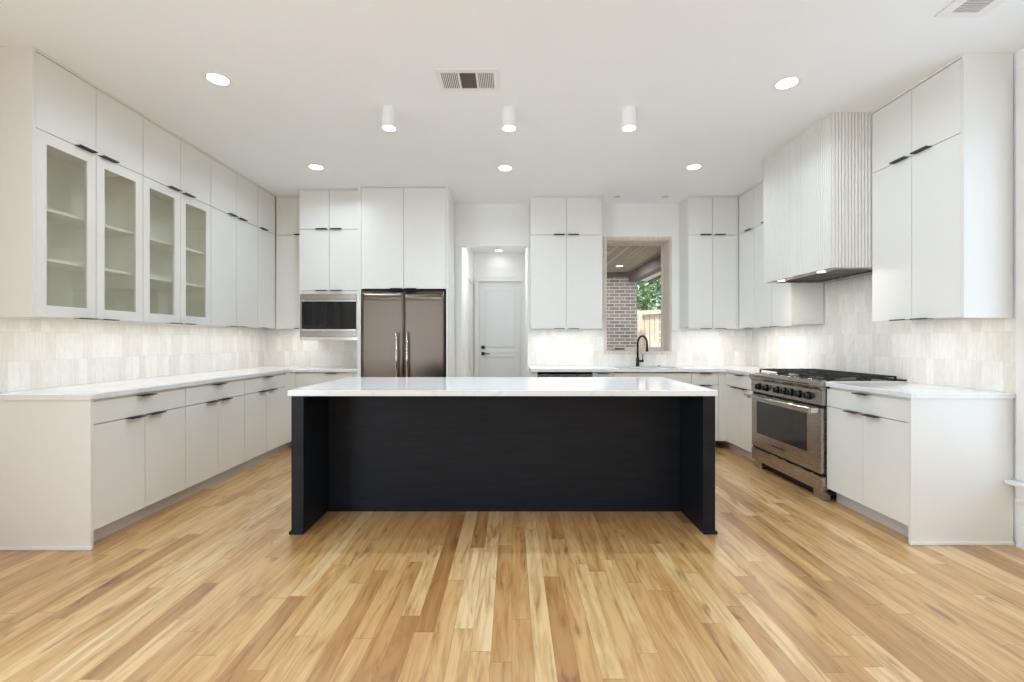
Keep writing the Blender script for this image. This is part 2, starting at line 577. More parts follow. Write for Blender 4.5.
# tall window on the right wall
w2 = boxes('window_2', M['trimwhite'], [
    (XR - 0.022, XR, SY1, SY1 + 0.095, SZ0 - 0.02, CEIL - 0.12), (XR - 0.022, XR, SY0 - 0.095, SY0, SZ0 - 0.02, CEIL - 0.12),
    (XR - 0.022, XR, SY0, SY1, SZ1, SZ1 + 0.12),
    (XR, XR + 0.15, SY1 - 0.012, SY1, SZ0, SZ1), (XR, XR + 0.15, SY0, SY0 + 0.012, SZ0, SZ1),
    (XR, XR + 0.15, SY0 + 0.012, SY1 - 0.012, SZ1 - 0.012, SZ1)], bev=0.003, kind='structure')
boxes('window_sill', M['trimwhite'], [(XR - 0.085, XR + 0.15, SY0 - 0.12, 2.733, SZ0 - 0.045, SZ0 - 0.021)], w2, bev=0.006, kind='structure')
boxes('window_apron', M['trimwhite'], [(XR - 0.018, XR, SY0 - 0.095, 2.728, SZ0 - 0.14, SZ0 - 0.046), (XR - 0.030, XR, SY0 - 0.095, 2.728, SZ0 - 0.155, SZ0 - 0.135)], w2, bev=0.004, kind='structure')
ym = (SY0 + SY1) / 2
boxes('window_frame', M['trimwhite'], [
    (XR + 0.06, XR + 0.10, SY0 + 0.012, SY0 + 0.055, SZ0, SZ1 - 0.012), (XR + 0.06, XR + 0.10, SY1 - 0.055, SY1 - 0.012, SZ0, SZ1 - 0.012),
    (XR + 0.06, XR + 0.10, SY0 + 0.055, SY1 - 0.055, SZ1 - 0.06, SZ1 - 0.012), (XR + 0.06, XR + 0.10, SY0 + 0.055, SY1 - 0.055, SZ0, SZ0 + 0.05),
    (XR + 0.06, XR + 0.10, ym - 0.02, ym + 0.02, SZ0 + 0.05, SZ1 - 0.06)], w2, kind='structure')
boxes('glass_pane', M['window_glass'], [(XR + 0.077, XR + 0.083, SY0 + 0.055, ym - 0.02, SZ0 + 0.05, SZ1 - 0.06),
                                        (XR + 0.077, XR + 0.083, ym + 0.02, SY1 - 0.055, SZ0 + 0.05, SZ1 - 0.06)], w2, kind='structure')
boxes('baseboard_right', M['trimwhite'], [(XR - 0.016, XR, YF, 2.725, 0, 0.13), (XR - 0.026, XR, YF, 2.725, 0, 0.02)], bev=0.003, kind='structure')
boxes('baseboard_left', M['trimwhite'], [(XL, XL + 0.016, YF, 2.66, 0, 0.13)], bev=0.003, kind='structure')


# ================================================================ CABINETS
# local frame of every cabinet: x along the wall, front face on y = 0 looking along -y, z up
LEFT, RIGHT, BACK = PI / 2, -PI / 2, 0.0
G = 0.0023
PULL = 0.07


def pull(xc, z, where, parent, half=0.063):
    """thin black edge pull hooked over the top or the bottom edge of a front"""
    s = 1 if where == 'top' else -1
    bm = bmesh.new()
    a, b = sorted((z + s * 0.0002, z + s * 0.0024))
    box(bm, xc - half, xc + half, -0.030, 0.012, a, b)
    a, b = sorted((z + s * 0.0024, z - s * 0.004))
    box(bm, xc - half, xc + half, -0.033, -0.030, a, b)
    return obj('handle', bm, M['black'], parent, label='thin black edge pull')


def front(root, name, x0, x1, z0, z1, pull_at=None, where='top', glassy=False, mat=None):
    x0 += G; x1 -= G; z0 += G; z1 -= G
    if not glassy:
        o = boxes(name, mat or M['cabinet'], [(x0, x1, 0, 0.019, z0, z1)], root, bev=0.001)
    else:
        s, t = 0.062, 0.070
        o = boxes(name, M['cabinet'], [(x0, x0 + s, 0, 0.019, z0, z1), (x1 - s, x1, 0, 0.019, z0, z1),
                                       (x0 + s, x1 - s, 0, 0.019, z0, z0 + t), (x0 + s, x1 - s, 0, 0.019, z1 - t, z1)], root, bev=0.0008)
        boxes('glass_pane', M['glass_pane'], [(x0 + s, x1 - s, 0.010, 0.014, z0 + t, z1 - t)], o, label='clear glass pane')
    if pull_at is not None:
        z = z1 if where == 'top' else z0
        pull(pull_at, z, where, o)
    return o


def base_unit(label, loc, rz, w, d, doors=2, drawer=True, group=None, door_pulls=True):
    r = thing('base_cabinet', label, 'cabinet', loc, rz, group)
    boxes('body', M['cabinet'], [(0.001, w - 0.001, 0.021, d, 0.10, 0.883)], r)
    boxes('toe_kick', M['toe'], [(0.001, w - 0.001, 0.075, 0.095, 0.0, 0.0995)], r, label='recessed grey toe kick')
    zt = 0.868
    if drawer:
        front(r, 'drawer', 0, w, 0.733, zt, w / 2, 'top')
        zt = 0.731
    dw = w / doors
    for i in range(doors):
        if doors == 2:
            pc = dw - 0.085 if i == 0 else dw + 0.085
        else:
            pc = w / 2
        front(r, 'door', i * dw, (i + 1) * dw, 0.102, zt, pc if door_pulls else None, 'top')
    return r


def end_panel(root, side, w, d, z0, z1, shoe=True):
    """finished panel closing the exposed end, flush with the fronts"""
    x0, x1 = (-0.019, 0.0) if side == 'start' else (w, w + 0.019)
    boxes('end_panel', M['cabinet'], [(x0, x1, -0.001, d, z0, z1)], root)
    if shoe:
        a, b = (x0 - 0.012, x0 - 0.0003) if side == 'start' else (x1 + 0.0003, x1 + 0.012)
        boxes('shoe_moulding', M['trimwhite'], [(a, b, -0.012, d, 0, 0.022)], root, bev=0.004)


DL = 0.628
gb = 'base cabinets under the left worktop'
b1 = base_unit('white two-door base cabinet nearest the camera on the left', (-2.485, 2.70, 0), LEFT, 0.764, DL, group=gb)
end_panel(b1, 'start', 0.764, DL, 0, 0.883)
base_unit('white base cabinet with two doors and a drawer, middle unit of the left run', (-2.485, 3.465, 0), LEFT, 0.764, DL, group=gb)
base_unit('white base cabinet with two doors and a drawer, last before the left corner', (-2.485, 4.230, 0), LEFT, 0.764, DL, group=gb)
r = thing('corner_filler', 'narrow white corner filler between the left base run and the drawer under the microwave', 'cabinet filler', (-2.485, 4.996, 0))
boxes('filler_panel', M['cabinet'], [(-0.30, -0.004, 0.0, 0.60, 0.10, 0.883), (-0.004, 0.034, 0.144, 0.17, 0.10, 0.883)], r)
boxes('toe_kick', M['toe'], [(-0.30, -0.075, 0.0, 0.60, 0.0, 0.0995)], r)

r = thing('base_cabinet', 'white base cabinet with a wide drawer between the left corner and the steel refrigerator', 'cabinet', (-2.449, 5.14, 0), BACK)
boxes('body', M['cabinet'], [(0.001, 0.700, 0.021, 0.594, 0.10, 0.883)], r)
boxes('toe_kick', M['toe'], [(0.001, 0.700, 0.075, 0.095, 0, 0.0995)], r)
front(r, 'drawer', 0, 0.66, 0.733, 0.868, 0.41, 'top')
front(r, 'drawer', 0, 0.66, 0.42, 0.731, 0.41, 'top')
front(r, 'drawer', 0, 0.66, 0.102, 0.418, 0.41, 'top')
boxes('stile', M['cabinet'], [(0.662, 0.700, 0.0, 0.020, 0.102, 0.868)], r)

DR = 0.616
b2 = base_unit('white two-door base cabinet on the near side of the steel range, side panel showing', (2.411, 3.486, 0), RIGHT, 0.720, DR, group='base cabinets under the right worktop')
end_panel(b2, 'end', 0.720, DR, 0, 0.883)
base_unit('white two-door base cabinet on the far side of the range, toward the sink', (2.411, 5.10, 0), RIGHT, 0.575, DR, group='base cabinets under the right worktop')
r = thing('corner_filler', 'narrow white corner filler between the sink run and the cabinet left of the range', 'cabinet filler', (2.411, 5.102, 0))
boxes('filler_panel', M['cabinet'], [(0.002, 0.30, 0.0, 0.60, 0.10, 0.883), (-0.075, 0.002, 0.042, 0.060, 0.10, 0.883)], r)
boxes('toe_kick', M['toe'], [(0.075, 0.30, 0.0, 0.60, 0, 0.0995)], r)

# rear run: dishwasher, pull-out, sink base, drawer bank
DB = 0.594
r = thing('end_panel', 'slim white end panel left of the dishwasher beside the hallway', 'cabinet panel', (0.215, 5.14, 0))
boxes('panel', M['cabinet'], [(0, 0.072, 0, DB, 0.0, 0.883)], r, bev=0.001)
r = thing('dishwasher', 'stainless steel dishwasher under the rear worktop left of the sink', 'dishwasher', (0.290, 5.14, 0))
boxes('body', M['gap'], [(0.002, 0.617, 0.028, 0.58, 0.02, 0.880)], r)
boxes('door', M['steel'], [(0.006, 0.613, -0.004, 0.026, 0.11, 0.853)], r, bev=0.003)
boxes('slot_strip', M['darkglass'], [(0.006, 0.613, 0.004, 0.027, 0.857, 0.870)], r, label='black slot strip along the top edge')  # black strip drawn in for the slot above the steel door
boxes('toe_kick', M['gap'], [(0.01, 0.61, 0.07, 0.09, 0, 0.10)], r)
r = thing('base_cabinet', 'narrow white pull-out base cabinet between dishwasher and sink', 'cabinet', (0.911, 5.14, 0))
boxes('body', M['cabinet'], [(0.001, 0.228, 0.021, DB, 0.10, 0.883)], r)
boxes('toe_kick', M['toe'], [(0.001, 0.228, 0.075, 0.095, 0, 0.0995)], r)
front(r, 'door', 0, 0.229, 0.102, 0.868, 0.115, 'top')
r = thing('sink_base_cabinet', 'wide white sink base cabinet below the kitchen window', 'cabinet', (1.142, 5.14, 0))
boxes('body', M['cabinet'], [(0.001, 0.020, 0.021, DB, 0.10, 0.883), (0.864, 0.883, 0.021, DB, 0.10, 0.883), (0.020, 0.864, 0.021, DB, 0.10, 0.12)], r)
boxes('toe_kick', M['toe'], [(0.001, 0.883, 0.075, 0.095, 0, 0.0995)], r)
front(r, 'false_front', 0, 0.884, 0.672, 0.868)
front(r, 'door', 0, 0.442, 0.102, 0.670, 0.36, 'top')
front(r, 'door', 0.442, 0.884, 0.102, 0.670, 0.524, 'top')
r = thing('drawer_cabinet', 'white drawer bank between the sink and the right corner', 'cabinet', (2.028, 5.14, 0))
boxes('body', M['cabinet'], [(0.001, 0.304, 0.021, DB, 0.10, 0.883)], r)
boxes('toe_kick', M['toe'], [(0.001, 0.304, 0.075, 0.095, 0, 0.0995)], r)
for a, b in ((0.733, 0.868), (0.42, 0.731), (0.102, 0.418)):
    front(r, 'drawer', 0, 0.305, a, b, 0.152, 'top')

# worktops
ZT0, ZT1 = 0.8835, 0.9155
bm = bmesh.new()
box(bm, XL + 0.001, -2.474, 2.668, YB - 0.001, ZT0, ZT1, bev=0.002)
box(bm, -2.474, -1.740, 5.105, YB - 0.001, ZT0, ZT1, bev=0.002)
o = obj('countertop', bm, M['quartz'])
tag(o, 'white quartz worktop running along the left wall to the steel refrigerator', 'countertop')
SX0, SX1, SYa, SYb = 1.23, 1.94, 5.23, 5.60     # sink cut-out
bm = bmesh.new()
box(bm, 0.209, SX0, 5.105, YB - 0.001, ZT0, ZT1)
box(bm, SX0, SX1, 5.105, SYa, ZT0, ZT1)
box(bm, SX0, SX1, SYb, YB - 0.001, ZT0, ZT1)
box(bm, SX1, XR - 0.001, 5.105, YB - 0.001, ZT0, ZT1)
box(bm, 2.400, XR - 0.001, 4.524, 5.105, ZT0, ZT1)
o = obj('countertop', bm, M['quartz'])
tag(o, 'white quartz worktop under the kitchen window, around the sink and into the right corner', 'countertop')
bm = bmesh.new()
box(bm, 2.400, XR - 0.001, 2.735, 3.486, ZT0, ZT1, bev=0.002)
o = obj('countertop', bm, M['quartz'])
tag(o, 'short white quartz worktop right of the steel range', 'countertop')

# ---- wall cabinets
Z0, ZS, ZD = 1.375, 2.498, 2.950
DU = 0.283


def upper_unit(label_low, label_top, loc, rz, w, d, doors, glassy=False, single_pull=None, group=None, low=Z0, crown=True):
    """a wall cabinet and the short cabinet stacked on it: two things"""
    kind = 'glass_cabinet' if glassy else 'wall_cabinet'
    r = thing(kind, label_low, 'cabinet', (loc[0], loc[1], 0), rz, group)
    dw = w / doors
    if glassy:
        t = 0.018
        boxes('body', M['cabinet_inner'], [(0.001, t, 0.021, d, low + 0.022, ZS - 0.001), (w - t, w - 0.001, 0.021, d, low + 0.022, ZS - 0.001),
                                           (t, w - t, 0.021, d, low + 0.022, low + 0.040), (t, w - t, 0.021, d, ZS - 0.019, ZS - 0.001),
                                           (t, w - t, d - 0.012, d, low + 0.040, ZS - 0.019),
                                           (w / 2 - 0.012, w / 2 + 0.012, 0.021, 0.040, low + 0.040, ZS - 0.019)], r)
        for zz in (1.735, 2.045):
            boxes('shelf', M['cabinet_inner'], [(t, w - t, 0.045, d - 0.012, zz - 0.010, zz + 0.010)], r, bev=0.001)
    else:
        boxes('body', M['cabinet'], [(0.001, w - 0.001, 0.021, d, low + 0.022, ZS - 0.001)], r)
    for i in range(doors):
        pc = (dw - 0.085 if i == 0 else dw + 0.085) if doors == 2 else single_pull
        front(r, 'door', i * dw, (i + 1) * dw, low, ZS, pc, 'bottom', glassy)
    q = thing('top_cabinet', label_top, 'cabinet', (loc[0], loc[1], 0), rz, group + ', top row' if group else None)
    boxes('body', M['cabinet'], [(0.001, w - 0.001, 0.021, d, ZS + 0.001, CEIL - 0.0005)], q)
    for i in range(doors):
        pc = (dw - 0.085 if i == 0 else dw + 0.085) if doors == 2 else single_pull
        front(q, 'door', i * dw, (i + 1) * dw, ZS, ZD, pc, 'bottom')
    boxes('crown_strip', M['cabinet'], [(0.001, w - 0.001, -0.004, 0.0205, ZD + 0.003, CEIL - 0.0005)], q)
    return r, q


gl = 'wall cabinets on the left wall'
a, at = upper_unit('glass-fronted white wall cabinet nearest the camera on the left wall',
                   'short white top cabinet nearest the camera, above the first glass doors', (-2.827, 2.70), LEFT, 0.786, DU, 2, True, group=gl)
end_panel(a, 'start', 0.786, DU, Z0 - 0.004, ZS, False)
end_panel(at, 'start', 0.786, DU, ZS + 0.0001, CEIL - 0.0005, False)
upper_unit('glass-fronted white wall cabinet, second pair of glass doors from the camera',
           'short white top cabinet above the second pair of glass doors', (-2.827, 3.487), LEFT, 0.785, DU, 2, True, group=gl)
upper_unit('white two-door wall cabinet right after the glass-fronted ones on the left wall',
           'short white top cabinet with two doors, third from the camera on the left wall', (-2.827, 4.273), LEFT, 0.785, DU, 2, group=gl)
upper_unit('narrow single-door white wall cabinet at the far end of the left wall',
           'short single-door top cabinet at the far end of the left wall', (-2.827, 5.059), LEFT, 0.378, DU, 1, single_pull=0.10, group=gl)
upper_unit('white single-door wall cabinet squeezed between left corner and microwave cabinet',
           'short top cabinet squeezed between left corner and microwave cabinet', (-2.822, 5.44), BACK, 0.388, 0.297, 1, single_pull=0.29)
a, at = upper_unit('white two-door wall cabinet between hallway opening and kitchen window',
                   'short two-door top cabinet between hallway opening and kitchen window', (0.221, 5.44), BACK, 0.856, 0.297, 2, group='wall cabinets on the rear wall')
a, at = upper_unit('white two-door wall cabinet right of the kitchen window on the rear wall',
                   'short two-door top cabinet right of the kitchen window on the rear wall', (2.11, 5.44), BACK, 0.576, 0.297, 2, group='wall cabinets on the rear wall')
boxes('filler_panel', M['cabinet'], [(0.577, 0.600, 0.004, 0.297, Z0, ZS - 0.001)], a)
boxes('filler_panel', M['cabinet'], [(0.577, 0.600, 0.004, 0.297, ZS + 0.001, CEIL - 0.0005)], at)
DUR = 0.314
upper_unit('white single-door wall cabinet in the right corner, before the range hood',
           'short single-door top cabinet in the right corner, before the range hood', (2.712, 5.438), RIGHT, 0.340, DUR, 1, single_pull=0.24)
a, at = upper_unit('white two-door wall cabinet partly hidden behind the fluted hood',
                   'short two-door top cabinet partly hidden behind the fluted hood', (2.712, 5.096), RIGHT, 0.678, DUR, 2)
a, at = upper_unit('white two-door wall cabinet nearest the camera on the right wall',
                   'short two-door top cabinet nearest the camera on the right wall', (2.731, 3.451), RIGHT, 0.684, 0.296, 2)
end_panel(a, 'end', 0.684, 0.296, Z0 - 0.004, ZS, False)
end_panel(at, 'end', 0.684, 0.296, ZS + 0.0001, CEIL - 0.0005, False)

# microwave cabinet
r = thing('microwave_cabinet', 'tall white wall cabinet with four doors holding the built-in microwave', 'cabinet', (-2.430, 5.190, 0))
w = 0.690
boxes('body', M['cabinet'], [(0.001, w - 0.001, 0.021, 0.547, 1.800, CEIL - 0.0005), (0.001, 0.012, 0.0, 0.547, 1.236, 1.800),
                             (w - 0.012, w - 0.001, 0.0, 0.547, 1.236, 1.800), (0.012, w - 0.012, 0.006, 0.547, 1.766, 1.800),
                             (0.012, w - 0.012, 0.030, 0.547, 1.234, 1.246)], r)
for z0_, z1_ in ((1.803, 2.505), (2.505, ZD)):
    front(r, 'door', 0.003, w / 2, z0_, z1_, w / 2 - 0.082, 'bottom')
    front(r, 'door', w / 2, w - 0.003, z0_, z1_, w / 2 + 0.082, 'bottom')
boxes('crown_strip', M['cabinet'], [(0.001, w - 0.001, -0.004, 0.0205, ZD + 0.003, CEIL - 0.0005)], r)
r = thing('microwave', 'built-in stainless microwave with black glass under white cabinet doors', 'microwave', (-2.430, 5.190, 1.247))
boxes('housing', M['gap'], [(0.05, w - 0.05, 0.030, 0.46, 0.002, 0.47)], r)
boxes('trim_frame', M['steel'], [(0.013, 0.034, -0.010, 0.028, 0.030, 0.516), (w - 0.034, w - 0.013, -0.010, 0.028, 0.030, 0.516),
                                 (0.034, w - 0.034, -0.010, 0.028, 0.452, 0.516), (0.034, w - 0.034, -0.010, 0.028, 0.030, 0.098)], r, bev=0.002)
boxes('vent_lip', M['steel_bright'], [(0.034, w - 0.034, -0.016, -0.0105, 0.432, 0.450), (0.013, w - 0.013, -0.014, 0.028, -0.011, 0.0285),
                                      (0.034, w - 0.034, -0.014, 0.028, 0.098, 0.118)], r, bev=0.002)
boxes('door', M['darkglass'], [(0.036, w - 0.036, -0.008, 0.028, 0.120, 0.430)], r, bev=0.002, label='black glass door')

# refrigerator surround and refrigerator
r = thing('refrigerator_cabinet', 'tall white cabinet surround with two plain doors above the refrigerator', 'cabinet', (-1.737, 5.110, 0))
boxes('side_panel', M['cabinet'], [(0.0, 0.040, 0.0, 0.63, 0, CEIL - 0.0005)], r, bev=0.001)
boxes('side_panel', M['cabinet'], [(0.998, 1.017, 0.0, 0.63, 0, CEIL - 0.0005)], r, bev=0.001)
boxes('body', M['cabinet'], [(0.041, 0.997, 0.021, 0.63, 1.825, CEIL - 0.0005)], r)
front(r, 'door', 0.041, 0.520, 1.815, ZD + 0.004, 0.44, 'bottom')
front(r, 'door', 0.520, 0.997, 1.815, ZD + 0.004, 0.60, 'bottom')
boxes('crown_strip', M['cabinet'], [(0.041, 0.997, -0.004, 0.0205, ZD + 0.007, CEIL - 0.0005)], r)

r = thing('refrigerator', 'stainless steel French-door refrigerator between white cabinets', 'refrigerator', (-1.694, 5.110, 0))
boxes('body', M['gap'], [(0.003, 0.950, 0.030, 0.60, 0.02, 1.806)], r)


def bowed(name, x0, x1, z0, z1, parent, amp):
    """door skin with a very slight bow, as pressed steel has"""
    bm = bmesh.new()
    nx, nz = 16, 10
    g = []
    for i in range(nx + 1):
        col = []
        for k in range(nz + 1):
            u, v = i / nx, k / nz
            y = -0.010 - amp * math.sin(PI * u) - 0.0012 * math.sin(5.0 * u + 3.2 * v)
            col.append(bm.verts.new((x0 + (x1 - x0) * u, y, z0 + (z1 - z0) * v)))
        g.append(col)
    for i in range(nx):
        for k in range(nz):
            f = bm.faces.new((g[i][k], g[i + 1][k], g[i + 1][k + 1], g[i][k + 1]))
            f.smooth = True
    # sides and back
    bk = [[bm.verts.new((v.co.x, 0.027, v.co.z)) for v in c] for c in (g[0], g[-1])]
    for c, b in ((g[0], bk[0]), (g[-1], bk[1])):
        for k in range(nz):
            bm.faces.new((c[k], c[k + 1], b[k + 1], b[k]))
    for k in (0, nz):
        bm.faces.new([g[i][k] for i in range(nx + 1)] + [bk[1][k], bk[0][k]])
    return obj(name, bm, M['steel_dark'], parent)


for xa, xb, hx in ((0.010, 0.4795, 0.410), (0.4825, 0.932, 0.526)):
    dd = bowed('door', xa, xb, 0.66, 1.790, r, 0.004)
    bm = bmesh.new()
    tube(bm, [(hx, -0.062, 0.72), (hx, -0.062, 1.33)], 0.0125)
    for zz in (0.78, 1.28):
        tube(bm, [(hx, -0.062, zz), (hx, -0.005, zz)], 0.008)
    obj('handle', bm, M['steel_bright'], dd, label='vertical polished bar handle')
dd = bowed('freezer_drawer', 0.020, 0.932, 0.10, 0.65, r, 0.004)
bm = bmesh.new()
tube(bm, [(0.12, -0.062, 0.60), (0.83, -0.062, 0.60)], 0.0125)
for xx in (0.16, 0.79):
    tube(bm, [(xx, -0.062, 0.60), (xx, -0.005, 0.60)], 0.008)
obj('handle', bm, M['steel_bright'], dd)

# ================================================================ ISLAND
r = thing('kitchen_island', 'long near-black kitchen island with thick end panels on the oak floor', 'kitchen island', (-0.0555, 2.90, 0))
hw = 1.3515
boxes('back_panel', M['island'], [(-hw + 0.080, hw - 0.080, 0.392, 0.412, 0.0, 0.879)], r)
boxes('cabinet_body', M['island'], [(-hw + 0.080, hw - 0.080, 0.413, 1.03, 0.10, 0.879)], r)
for s in (-1, 1):
    a, b = sorted((s * hw, s * (hw - 0.078)))
    leg = boxes('end_panel', M['island'], [(a, b, 0.0, 1.03, 0.0, 0.879)], r, bev=0.0015)
    a2, b2 = sorted((s * (hw + 0.011), s * (hw + 0.0003)))
    boxes('shoe_moulding', M['island'], [(a2, b2, -0.011, 1.03, 0.0, 0.020), (a, b, -0.011, -0.0003, 0.0, 0.020)], leg, bev=0.003)
boxes('shoe_moulding', M['island'], [(-hw + 0.080, hw - 0.080, 0.381, 0.3915, 0.0, 0.020)], r, bev=0.003)
for i in range(4):   # fronts on the far, working side
    x0_ = -1.26 + i * 0.63
    for k in range(2):
        front_o = boxes('door', M['island'], [(x0_ + k * 0.315 + 0.002, x0_ + (k + 1) * 0.315 - 0.002, 1.032, 1.050, 0.11, 0.868)], r)
bm = bmesh.new()
box(bm, -1.424, 1.3035, 2.885, 3.960, 0.8805, 0.9155, bev=0.002)
o = obj('countertop', bm, M['quartz'])
tag(o, 'white quartz worktop slab on top of the black island', 'countertop')

# ================================================================ RANGE (local frame, front along -y)
RW = 1.030
r = thing('range_cooker', 'stainless steel gas range with seven knobs, set into the right-hand run', 'range', (2.385, 4.520, 0), RIGHT)
boxes('body', M['steel'], [(0.0, RW, 0.030, 0.652, 0.085, 0.905)], r, bev=0.002)
boxes('side_gap_strip', M['gap'], [(RW + 0.0005, RW + 0.0040, 0.045, 0.64, 0.05, 0.88)], r)  # black strip drawn in for the dark gap beside the range
# cooktop deck
boxes('cooktop', M['steel_bright'], [(0.0, RW, 0.050, 0.652, 0.906, 0.922)], r, bev=0.003)
# bullnose front rail and sloping control panel
bm = bmesh.new()
prof = [(-0.010, 0.852), (-0.026, 0.880), (-0.026, 0.905), (-0.012, 0.920), (0.049, 0.922), (0.049, 0.852)]
f1 = [bm.verts.new((0.0, y, z)) for y, z in prof]
f2 = [bm.verts.new((RW, y, z)) for y, z in prof]
bm.faces.new(f1); bm.faces.new(f2[::-1])
for i in range(len(prof)):
    j = (i + 1) % len(prof)
    bm.faces.new((f1[i], f1[j], f2[j], f2[i]))
obj('front_rail', bm, M['steel'], r)
boxes('vent_slot', M['gap'], [(0.10, RW - 0.13, -0.0275, -0.0262, 0.886, 0.892)], r)
cp = boxes('control_panel', M['steel'], [(0.0, RW, -0.008, 0.029, 0.735, 0.851)], r, bev=0.003)
for yk in (4.365, 4.241, 4.064, 3.957, 3.861, 3.754, 3.642):
    lx = 4.520 - yk
    bm = bmesh.new()
    cyl(bm, (lx, -0.014, 0.793), 0.034, 0.034, 0.006, 'y', 28)
    cyl(bm, (lx, -0.046, 0.793), 0.023, 0.028, 0.032, 'y', 28)
    box(bm, lx - 0.005, lx + 0.005, -0.054, -0.046, 0.772, 0.814, bev=0.001)
    kn = obj('knob', bm, M['knobdark'], cp, label='black knob on a steel collar')
# oven door
dd = boxes('oven_door', M['steel'], [(0.010, RW - 0.010, -0.010, 0.028, 0.205, 0.712)], r, bev=0.004)
boxes('oven_window', M['ovenglass'], [(0.109, RW - 0.178, -0.0125, -0.0102, 0.343, 0.649)], dd, label='dark oven window')
boxes('badge', M['steel_dark'], [(0.36, 0.55, -0.0120, -0.0102, 0.268, 0.282)], dd, label='small dark badge')
bm = bmesh.new()
tube(bm, [(-0.02, -0.062, 0.698), (RW - 0.03, -0.062, 0.698)], 0.0135)
obj('handle', bm, M['steel_bright'], dd, label='long steel towel-bar handle')
boxes('handle_bracket', M['steel_bright'], [(0.02, 0.045, -0.070, -0.0102, 0.672, 0.704), (RW - 0.055, RW - 0.028, -0.076, -0.0102, 0.672, 0.712)], dd, bev=0.003)
for za, zb in ((0.7125, 0.7345), (0.184, 0.2045)):
    boxes('door_gap_strip', M['gap'], [(0.004, RW - 0.004, 0.006, 0.029, za, zb)], r, label='black gap strip')  # black strips drawn in for the dark gaps above and below the door
boxes('kick_panel', M['steel'], [(0.0, RW, -0.006, 0.029, 0.070, 0.183)], r, bev=0.003)
for xx in (0.045, RW - 0.12):
    boxes('foot', M['steel'], [(xx, xx + 0.115, 0.004, 0.06, 0.0, 0.0695)], r, bev=0.003)
for xx in (0.045, RW - 0.12):
    boxes('foot', M['gap'], [(xx, xx + 0.05, 0.55, 0.60, 0.0, 0.0845)], r)
boxes('toe_shadow_panel', M['gap'], [(0.16, RW - 0.121, 0.050, 0.055, 0.002, 0.069)], r)
# continuous grates (three) and six burners
gw = (RW - 0.07) / 3
for i in range(3):
    x0_ = 0.035 + i * gw
    x1_ = x0_ + gw - 0.006
    y0_, y1_ = 0.055, 0.600
    bm = bmesh.new()
    zt0, zt1 = 0.946, 0.958
    t = 0.012
    for q in ((x0_, x0_ + t, y0_, y1_), (x1_ - t, x1_, y0_, y1_), (x0_, x1_, y0_, y0_ + t), (x0_, x1_, y1_ - t, y1_),
              (x0_, x1_, 0.322, 0.334), ((x0_ + x1_) / 2 - t / 2, (x0_ + x1_) / 2 + t / 2, y0_, y1_)):
        box(bm, q[0], q[1], q[2], q[3], zt0, zt1)
    for yc in (0.19, 0.465):
        box(bm, x0_, x0_ + 0.085, yc - 0.005, yc + 0.005, zt0, zt1 + 0.003)
        box(bm, x1_ - 0.085, x1_, yc - 0.005, yc + 0.005, zt0, zt1 + 0.003)
        box(bm, x0_ + 0.07, x0_ + 0.08, yc - 0.09, yc + 0.09, zt0, zt1)
        box(bm, x1_ - 0.08, x1_ - 0.07, yc - 0.09, yc + 0.09, zt0, zt1)
    for xx in (x0_, x1_ - t):
        for yy in (y0_, 0.322, y1_ - t):
            box(bm, xx, xx + t, yy, yy + t, 0.9225, zt0)
    obj('grate', bm, M['iron'], r, label='black cast iron grate')
    for yc in (0.19, 0.465):
        xc = (x0_ + x1_) / 2
        bm = bmesh.new()
        cyl(bm, (xc, yc, 0.9223), 0.052, 0.046, 0.010)
        cyl(bm, (xc, yc, 0.9323), 0.034, 0.034, 0.008)
        obj('burner', bm, M['iron'], r, label='round black burner cap')
boxes('rear_trim', M['iron'], [(0.0, RW, 0.618, 0.650, 0.9225, 0.934)], r, bev=0.002)

# ================================================================ HOOD
HW, HD = 0.942, 0.600
HZ0 = 1.790
r = thing('range_hood', 'white fluted range hood rising to the ceiling above the gas range', 'range hood', (2.429, 4.402, 0), RIGHT)


def fluted_outline(w, d, pitch=0.0247, depth=0.015):
    pts = []

    def run(p, q):
        L = (Vector(q) - Vector(p)).length
        n = round(L / pitch)
        t = (Vector(q) - Vector(p)) / n
        nrm = Vector((t.y, -t.x)).normalized()
        for i in range(n):
            for a in ((0.0, 0.0), (0.32, 0.0), (0.38, 0.8), (0.46, 1.0), (0.86, 1.0), (0.94, 0.8)):
                pts.append(Vector(p) + t * (i + a[0]) + nrm * (depth * a[1] - 0.012))
    run((0, d), (0, 0))     # far side, outward -x
    run((0, 0), (w, 0))     # front, outward -y
    run((w, 0), (w, d))     # near side
    pts.append(Vector((w, d)))
    return pts


def hood_shell():
    bm = bmesh.new()
    # outward direction check: side run goes from (0,d) to (0,0): t=(0,-1) -> n=(-1,0)
    pts = fluted_outline(HW, HD)
    lo = [bm.verts.new((p.x, p.y, HZ0)) for p in pts]
    hi = [bm.verts.new((p.x, p.y, CEIL - 0.0005)) for p in pts]
    n = len(pts)
    for i in range(n - 1):
        bm.faces.new((lo[i], lo[i + 1], hi[i + 1], hi[i]))
    # inner skin so that the shell has thickness and an open underside
    tt = 0.016
    ins = [(tt, HD), (tt, tt), (HW - tt, tt), (HW - tt, HD)]
    li = [bm.verts.new((x, y, HZ0)) for x, y in ins]
    hi2 = [bm.verts.new((x, y, HZ0 + 0.30)) for x, y in ins]
    for i in range(3):
        bm.faces.new((li[i], hi2[i], hi2[i + 1], li[i + 1]))
    bm.faces.new((lo[n - 1], hi[n - 1], hi[0], lo[0], li[0], hi2[0], hi2[3], li[3]))
    # bottom rim
    e = [x for x in bm.edges if all(abs(v.co.z - HZ0) < 1e-6 for v in x.verts)]
    bmesh.ops.triangle_fill(bm, use_beauty=True, edges=e)
    bm.faces.new(hi)
    return bm


